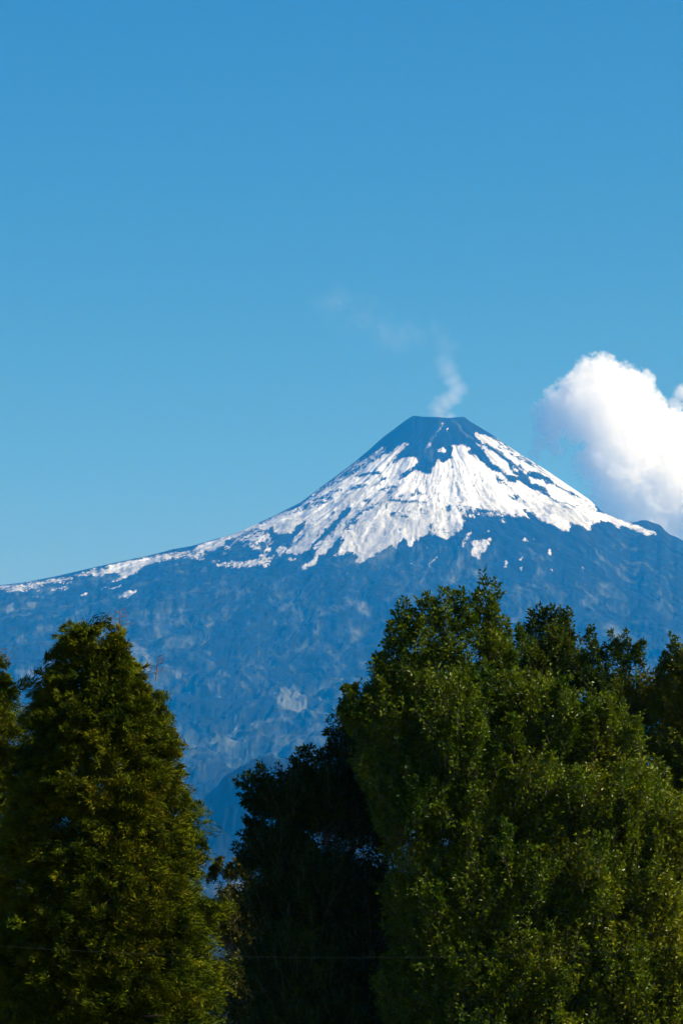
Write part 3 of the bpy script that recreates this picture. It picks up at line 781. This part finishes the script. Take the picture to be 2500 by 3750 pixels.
GB = "broadleaf trees in front of the volcano"
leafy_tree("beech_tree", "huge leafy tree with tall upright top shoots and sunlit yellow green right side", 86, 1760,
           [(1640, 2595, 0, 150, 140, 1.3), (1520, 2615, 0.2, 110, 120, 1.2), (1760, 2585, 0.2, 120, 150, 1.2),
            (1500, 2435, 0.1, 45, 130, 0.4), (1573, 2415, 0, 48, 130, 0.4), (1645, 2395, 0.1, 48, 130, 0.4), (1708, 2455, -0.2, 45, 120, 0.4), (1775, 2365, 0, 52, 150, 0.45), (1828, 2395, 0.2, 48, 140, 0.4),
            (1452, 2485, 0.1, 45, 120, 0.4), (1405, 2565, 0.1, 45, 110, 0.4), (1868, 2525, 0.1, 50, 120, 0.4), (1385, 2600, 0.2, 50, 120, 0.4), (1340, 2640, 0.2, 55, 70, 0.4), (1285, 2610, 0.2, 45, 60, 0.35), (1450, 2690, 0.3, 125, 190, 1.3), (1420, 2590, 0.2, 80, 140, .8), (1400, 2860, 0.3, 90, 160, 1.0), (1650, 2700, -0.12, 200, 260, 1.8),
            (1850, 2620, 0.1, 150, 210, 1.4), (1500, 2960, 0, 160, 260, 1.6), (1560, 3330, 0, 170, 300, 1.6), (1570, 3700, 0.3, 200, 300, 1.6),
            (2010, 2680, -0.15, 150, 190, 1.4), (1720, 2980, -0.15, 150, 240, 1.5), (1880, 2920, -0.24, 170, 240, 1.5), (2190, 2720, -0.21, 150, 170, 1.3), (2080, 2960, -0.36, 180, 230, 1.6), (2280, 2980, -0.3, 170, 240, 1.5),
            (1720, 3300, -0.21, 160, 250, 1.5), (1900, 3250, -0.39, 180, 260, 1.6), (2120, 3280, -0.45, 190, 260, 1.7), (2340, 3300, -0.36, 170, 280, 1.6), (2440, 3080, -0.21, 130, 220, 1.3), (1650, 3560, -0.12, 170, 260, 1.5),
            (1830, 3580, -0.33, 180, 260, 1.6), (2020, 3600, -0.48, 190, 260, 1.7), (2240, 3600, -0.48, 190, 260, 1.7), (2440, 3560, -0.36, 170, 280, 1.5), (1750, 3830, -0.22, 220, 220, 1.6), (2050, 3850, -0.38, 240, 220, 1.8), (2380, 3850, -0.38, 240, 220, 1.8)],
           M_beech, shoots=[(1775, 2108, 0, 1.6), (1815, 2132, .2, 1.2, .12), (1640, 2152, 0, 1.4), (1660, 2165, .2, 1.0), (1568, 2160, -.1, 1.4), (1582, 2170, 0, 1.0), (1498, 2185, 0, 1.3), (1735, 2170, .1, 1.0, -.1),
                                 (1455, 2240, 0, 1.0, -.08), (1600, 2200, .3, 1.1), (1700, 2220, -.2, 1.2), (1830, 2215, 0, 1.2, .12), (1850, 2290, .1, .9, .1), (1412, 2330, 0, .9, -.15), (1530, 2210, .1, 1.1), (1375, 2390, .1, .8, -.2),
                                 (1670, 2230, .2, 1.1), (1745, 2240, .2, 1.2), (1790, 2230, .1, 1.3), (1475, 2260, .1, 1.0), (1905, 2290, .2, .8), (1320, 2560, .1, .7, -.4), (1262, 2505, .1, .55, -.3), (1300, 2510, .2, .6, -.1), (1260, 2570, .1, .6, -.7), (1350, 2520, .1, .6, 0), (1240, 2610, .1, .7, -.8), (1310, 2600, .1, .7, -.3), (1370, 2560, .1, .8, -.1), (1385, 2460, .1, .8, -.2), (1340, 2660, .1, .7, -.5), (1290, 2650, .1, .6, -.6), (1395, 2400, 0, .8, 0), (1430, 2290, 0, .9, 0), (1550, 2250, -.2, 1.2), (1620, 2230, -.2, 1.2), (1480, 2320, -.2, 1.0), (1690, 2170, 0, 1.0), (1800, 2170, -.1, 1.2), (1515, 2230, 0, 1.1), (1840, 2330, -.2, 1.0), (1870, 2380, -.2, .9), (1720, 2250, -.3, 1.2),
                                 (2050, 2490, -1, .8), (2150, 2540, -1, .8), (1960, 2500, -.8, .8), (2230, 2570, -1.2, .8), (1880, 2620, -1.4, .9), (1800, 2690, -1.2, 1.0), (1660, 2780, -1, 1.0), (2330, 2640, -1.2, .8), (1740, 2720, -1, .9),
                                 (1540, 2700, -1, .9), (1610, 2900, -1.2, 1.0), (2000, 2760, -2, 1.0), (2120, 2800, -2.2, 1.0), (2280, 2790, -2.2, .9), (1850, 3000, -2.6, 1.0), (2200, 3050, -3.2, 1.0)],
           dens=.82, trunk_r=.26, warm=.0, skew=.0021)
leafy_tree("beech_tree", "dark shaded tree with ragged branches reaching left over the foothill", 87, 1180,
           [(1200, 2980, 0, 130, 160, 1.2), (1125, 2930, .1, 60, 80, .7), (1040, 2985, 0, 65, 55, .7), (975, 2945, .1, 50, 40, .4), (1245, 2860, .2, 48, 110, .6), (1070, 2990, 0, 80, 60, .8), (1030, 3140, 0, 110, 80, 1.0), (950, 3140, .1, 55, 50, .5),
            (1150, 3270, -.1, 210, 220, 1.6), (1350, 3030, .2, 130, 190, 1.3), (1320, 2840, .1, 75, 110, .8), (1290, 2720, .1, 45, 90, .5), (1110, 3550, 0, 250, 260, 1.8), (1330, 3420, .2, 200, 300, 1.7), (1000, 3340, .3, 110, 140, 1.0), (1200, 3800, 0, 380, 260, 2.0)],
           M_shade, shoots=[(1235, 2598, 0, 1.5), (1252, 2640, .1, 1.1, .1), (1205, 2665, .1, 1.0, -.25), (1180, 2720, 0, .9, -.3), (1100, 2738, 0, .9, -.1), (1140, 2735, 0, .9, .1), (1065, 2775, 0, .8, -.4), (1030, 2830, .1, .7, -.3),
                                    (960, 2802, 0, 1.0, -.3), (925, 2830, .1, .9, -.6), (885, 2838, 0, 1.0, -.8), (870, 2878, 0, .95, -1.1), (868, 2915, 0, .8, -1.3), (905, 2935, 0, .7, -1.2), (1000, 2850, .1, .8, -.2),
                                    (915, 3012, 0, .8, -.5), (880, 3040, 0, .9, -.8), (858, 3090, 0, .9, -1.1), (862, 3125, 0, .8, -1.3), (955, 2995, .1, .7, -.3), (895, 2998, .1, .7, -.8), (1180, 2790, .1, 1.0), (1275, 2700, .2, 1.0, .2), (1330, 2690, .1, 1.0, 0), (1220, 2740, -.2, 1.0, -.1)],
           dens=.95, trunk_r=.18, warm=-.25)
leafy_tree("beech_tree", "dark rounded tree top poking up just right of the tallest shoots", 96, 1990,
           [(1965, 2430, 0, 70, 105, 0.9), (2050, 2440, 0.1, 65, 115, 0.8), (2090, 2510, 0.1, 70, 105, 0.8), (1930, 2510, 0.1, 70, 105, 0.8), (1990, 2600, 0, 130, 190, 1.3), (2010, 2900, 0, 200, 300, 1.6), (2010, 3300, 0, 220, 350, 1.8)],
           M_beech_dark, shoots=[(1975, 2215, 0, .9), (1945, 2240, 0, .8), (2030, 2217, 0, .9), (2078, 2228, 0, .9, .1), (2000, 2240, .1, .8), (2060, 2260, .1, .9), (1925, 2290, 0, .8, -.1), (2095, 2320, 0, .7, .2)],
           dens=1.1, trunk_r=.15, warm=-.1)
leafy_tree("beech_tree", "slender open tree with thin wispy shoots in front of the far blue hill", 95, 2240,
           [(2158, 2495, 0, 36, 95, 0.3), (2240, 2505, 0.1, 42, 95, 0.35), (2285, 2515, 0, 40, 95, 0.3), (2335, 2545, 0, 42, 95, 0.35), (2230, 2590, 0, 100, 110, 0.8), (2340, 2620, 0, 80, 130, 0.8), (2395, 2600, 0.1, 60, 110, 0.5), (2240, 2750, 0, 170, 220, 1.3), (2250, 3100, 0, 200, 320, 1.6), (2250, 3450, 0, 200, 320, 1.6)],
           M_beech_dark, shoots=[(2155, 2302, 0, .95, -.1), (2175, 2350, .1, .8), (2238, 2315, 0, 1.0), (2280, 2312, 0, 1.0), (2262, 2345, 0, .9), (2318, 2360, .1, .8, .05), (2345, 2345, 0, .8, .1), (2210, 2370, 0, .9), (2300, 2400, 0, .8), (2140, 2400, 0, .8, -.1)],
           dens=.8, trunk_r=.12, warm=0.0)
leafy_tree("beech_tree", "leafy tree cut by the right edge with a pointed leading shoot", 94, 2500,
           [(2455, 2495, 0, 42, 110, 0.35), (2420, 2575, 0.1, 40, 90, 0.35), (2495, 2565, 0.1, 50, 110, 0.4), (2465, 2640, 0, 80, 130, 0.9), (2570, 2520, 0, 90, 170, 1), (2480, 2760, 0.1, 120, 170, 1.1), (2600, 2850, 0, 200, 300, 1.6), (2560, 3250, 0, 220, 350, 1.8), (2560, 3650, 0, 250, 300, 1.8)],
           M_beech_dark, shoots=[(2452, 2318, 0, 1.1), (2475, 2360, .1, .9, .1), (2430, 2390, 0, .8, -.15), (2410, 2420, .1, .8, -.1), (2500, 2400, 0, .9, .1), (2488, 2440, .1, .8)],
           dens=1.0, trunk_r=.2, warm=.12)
leafy_tree("young_tree", "small tree with yellowing leaves in the gap beside the cedar", 94, 890,
           [(835, 3300, 0, 55, 80, .6), (915, 3330, .1, 60, 80, .6), (880, 3420, 0, 120, 140, 1.0), (1000, 3380, .2, 110, 110, .9), (880, 3680, 0, 190, 220, 1.4)],
           M_yellow, shoots=[(800, 3142, 0, .5), (838, 3168, 0, .5), (872, 3150, 0, .55), (905, 3170, 0, .5), (780, 3180, 0, .4)],
           dens=.7, trunk_r=.1, warm=.05, group=None, cat="young tree")


# ------------------------------------------------------------------ overhead wire
def build_wire():
    m, N, L = new_mat("weathered_wire")
    p = N.new("ShaderNodeBsdfPrincipled"); p.inputs['Base Color'].default_value = (0.03, 0.035, 0.035, 1)
    p.inputs['Roughness'].default_value = .55; p.inputs['Metallic'].default_value = .3
    o = N.new("ShaderNodeOutputMaterial"); L.new(p.outputs[0], o.inputs['Surface'])
    us = np.array([-600, 0, 400, 830, 1150, 1500, 1900, 2200, 2400, 2500, 3000.]); vs = np.array([3425, 3459, 3476, 3501, 3508, 3509, 3502, 3490, 3479, 3474, 3425.])
    co = np.polyfit(us, vs, 2)
    uu = np.linspace(-1400, 4000, 90)
    P = at(uu, np.polyval(co, uu), 58.0)
    V, F = tubes([P], [np.full(90, .0015)], 6)
    tag(mesh_obj("overhead_wire", V, F, m, smooth=True), "thin sagging overhead wire crossing in front of the dark trees", "wire")


build_wire()


# ------------------------------------------------------------------ clouds and smoke: real volumes
def union_hull(name, C, R, mat, voxel, grow):
    bm = bmesh.new()
    for c, r in zip(C, R):
        g = bmesh.ops.create_icosphere(bm, subdivisions=3, radius=float(r * grow))
        bmesh.ops.translate(bm, verts=g['verts'], vec=Vector(c))
    me = bpy.data.meshes.new(name); bm.to_mesh(me); bm.free()
    o = bpy.data.objects.new(name, me); COL.objects.link(o)
    md = o.modifiers.new("remesh", 'REMESH'); md.mode = 'VOXEL'; md.voxel_size = voxel
    dg = bpy.context.evaluated_depsgraph_get()
    me2 = bpy.data.meshes.new_from_object(o.evaluated_get(dg))
    o.modifiers.clear(); o.data = me2
    bpy.data.meshes.remove(me)
    me2.name = name
    me2.materials.clear(); me2.materials.append(mat)
    return o


def puff_volume(name, C, R, density, nscale, namp, bias, color, step, zfade=None, sharp=3.0, fine=.45, aniso=0.0, wts=None, absorb=(0, 0, 0)):
    m, N, L = new_mat(name)
    geo = N.new("ShaderNodeNewGeometry")
    def noise(scale, detail):
        n = N.new("ShaderNodeTexNoise"); n.inputs['Scale'].default_value = scale; n.inputs['Detail'].default_value = detail; n.inputs['Roughness'].default_value = .6
        return n
    def math_(op, a, b=None, c=None):
        n = N.new("ShaderNodeMath"); n.operation = op
        for i, x in enumerate((a, b, c)):
            if x is None: continue
            if isinstance(x, (int, float)): n.inputs[i].default_value = x
            else: L.new(x, n.inputs[i])
        return n.outputs[0]
    f = None
    for i, (c, r) in enumerate(zip(C, R)):
        d = N.new("ShaderNodeVectorMath"); d.operation = 'DISTANCE'; L.new(geo.outputs['Position'], d.inputs[0]); d.inputs[1].default_value = tuple(float(x) for x in c)
        w = 1.0 if wts is None else wts[i]
        g = math_('MULTIPLY_ADD', d.outputs['Value'], -w / float(r), w)
        f = g if f is None else math_('SMOOTH_MAX', f, g, .12)
    nz = noise(nscale, 4); L.new(geo.outputs['Position'], nz.inputs['Vector'])
    e = math_('MULTIPLY_ADD', nz.outputs[0], namp, bias - namp * .5)
    nz2 = noise(nscale * 4.3, 5); L.new(geo.outputs['Position'], nz2.inputs['Vector'])
    e = math_('ADD', e, math_('MULTIPLY_ADD', nz2.outputs[0], namp * fine, -namp * fine * .5))
    s = math_('ADD', f, e)
    s = math_('MULTIPLY', s, sharp)
    cl = N.new("ShaderNodeClamp"); L.new(s, cl.inputs[0])
    dn = math_('MULTIPLY', cl.outputs[0], density)
    if zfade:                                            # thins as it rises
        sx = N.new("ShaderNodeSeparateXYZ"); L.new(geo.outputs['Position'], sx.inputs[0])
        mr = N.new("ShaderNodeMapRange"); L.new(sx.outputs['Z'], mr.inputs['Value'])
        mr.inputs['From Min'].default_value = zfade[0]; mr.inputs['From Max'].default_value = zfade[1]
        mr.inputs['To Min'].default_value = 1.0; mr.inputs['To Max'].default_value = zfade[2]
        dn = math_('MULTIPLY', dn, mr.outputs[0])
    v = N.new("ShaderNodeVolumePrincipled")
    v.inputs['Color'].default_value = (*color, 1); v.inputs['Anisotropy'].default_value = aniso
    v.inputs['Absorption Color'].default_value = (1, 1, 1, 1) if absorb == (0, 0, 0) else (*absorb, 1)
    L.new(dn, v.inputs['Density'])
    o = N.new("ShaderNodeOutputMaterial"); L.new(v.outputs[0], o.inputs['Volume'])
    m.cycles.volume_step_rate = step
    m.cycles.volume_sampling = 'MULTIPLE_IMPORTANCE'
    return m


CY = 21800.0
CPX = CY / FPX
cl = [(2190, 1405, 98, 0), (2140, 1450, 92, -20), (2095, 1455, 72, 30), (2060, 1485, 74, 0), (2030, 1525, 68, 20), (2255, 1425, 92, 40), (2310, 1440, 66, 60), (2350, 1400, 46, 90), (2205, 1510, 125, -40),
      (2120, 1560, 82, 0), (2025, 1585, 52, 30), (2310, 1550, 130, 20), (2390, 1610, 125, 40), (2460, 1600, 105, 20), (2245, 1655, 128, 0), (2190, 1690, 88, 20), (2335, 1750, 155, -20), (2455, 1760, 150, 10),
      (2260, 1800, 100, 0), (2250, 1890, 85, 20), (2390, 1900, 150, 0), (2580, 1660, 150, 40), (2580, 1860, 150, 20), (2700, 1750, 160, 40), (1995, 1560, 46, 30), (1988, 1505, 44, 20), (1975, 1620, 32, 40), (1955, 1660, 24, 40), (2040, 1640, 30, 40)]
Cc = [at(u, v, CY + d * CPX) for u, v, r, d in cl]; Rc = [r * CPX * 1.15 for u, v, r, d in cl]
M_cloud = puff_volume("cumulus_vapour", Cc, Rc, 0.010, 0.0058, 1.6, -.03, (.966, .969, .952), .11, sharp=5.0, fine=1.25)
cloud = union_hull("cloud", Cc, Rc, M_cloud, 14.0, 1.12)
tag(cloud, "big white billowing cumulus cloud behind the right shoulder of the volcano", "cloud", 'thing')
c2 = [(2500, 1440, 38, 0), (2470, 1480, 30, 10), (2540, 1470, 45, 0), (2600, 1430, 60, 0)]
Cc2 = [at(u, v, CY + 250 + d) for u, v, r, d in c2]; Rc2 = [r * CPX * 1.25 for u, v, r, d in c2]
M_cloud2 = puff_volume("thin_vapour", Cc2, Rc2, 0.0085, 0.008, 1.3, -.10, (.99, .99, .995), .2, sharp=3.0)
tag(union_hull("cloud", Cc2, Rc2, M_cloud2, 10.0, 1.1), "small ragged cloud wisp by the right edge above the big cumulus", "cloud", 'thing')

SPX = YS / FPX
sm = [(1610, 1532, 40, 1.0), (1650, 1532, 38, 1.0), (1606, 1502, 48, 1.0), (1628, 1475, 52, 1.0), (1660, 1455, 50, .95), (1672, 1425, 52, .95), (1658, 1392, 56, .9), (1640, 1355, 62, .75), (1625, 1318, 68, .62),
      (1632, 1280, 74, .58), (1605, 1250, 85, .55), (1585, 1215, 85, .52), (1540, 1240, 105, .48), (1475, 1240, 115, .46), (1400, 1215, 122, .45), (1320, 1170, 125, .44), (1240, 1120, 120, .42)]
Cs = [at(u, v, YS + 20) for u, v, r, w in sm]; Rs = [r * SPX for u, v, r, w in sm]
M_smoke = puff_volume("crater_smoke", Cs, Rs, 0.0085, 0.0075, 1.1, -.17, (.97, .98, .98), .2, zfade=(at(1640, 1440, YS)[2], at(1640, 1290, YS)[2], .19), sharp=1.0, fine=.6, wts=[w for *_, w in sm])
smoke = union_hull("smoke", Cs, Rs, M_smoke, 9.0, 1.08)
tag(smoke, "faint wisp of white smoke rising from the volcano crater", "smoke", 'thing')


# ------------------------------------------------------------------ the air
def build_haze():
    m, N, L = new_mat("blue_air")
    v = N.new("ShaderNodeVolumePrincipled")
    v.inputs['Color'].default_value = (0.003, 0.325, 1.0, 1)
    v.inputs['Absorption Color'].default_value = (1, 1, 1, 1)
    v.inputs['Density'].default_value = 4.1e-5
    v.inputs['Anisotropy'].default_value = 0.0
    o = N.new("ShaderNodeOutputMaterial"); L.new(v.outputs[0], o.inputs['Volume'])
    m.cycles.homogeneous_volume = True
    x0, x1, y0, y1, z0, z1 = -12000, 12000, -2000, 20900, -42, 3420
    V = np.array([[x, y, z] for z in (z0, z1) for y in (y0, y1) for x in (x0, x1)], float)
    F = np.array([[0, 2, 3, 1], [4, 5, 7, 6], [0, 1, 5, 4], [2, 6, 7, 3], [0, 4, 6, 2], [1, 3, 7, 5]])
    tag(mesh_obj("haze", V, F, m), "blue distance haze filling the air before the volcano", "haze", 'stuff')


build_haze()
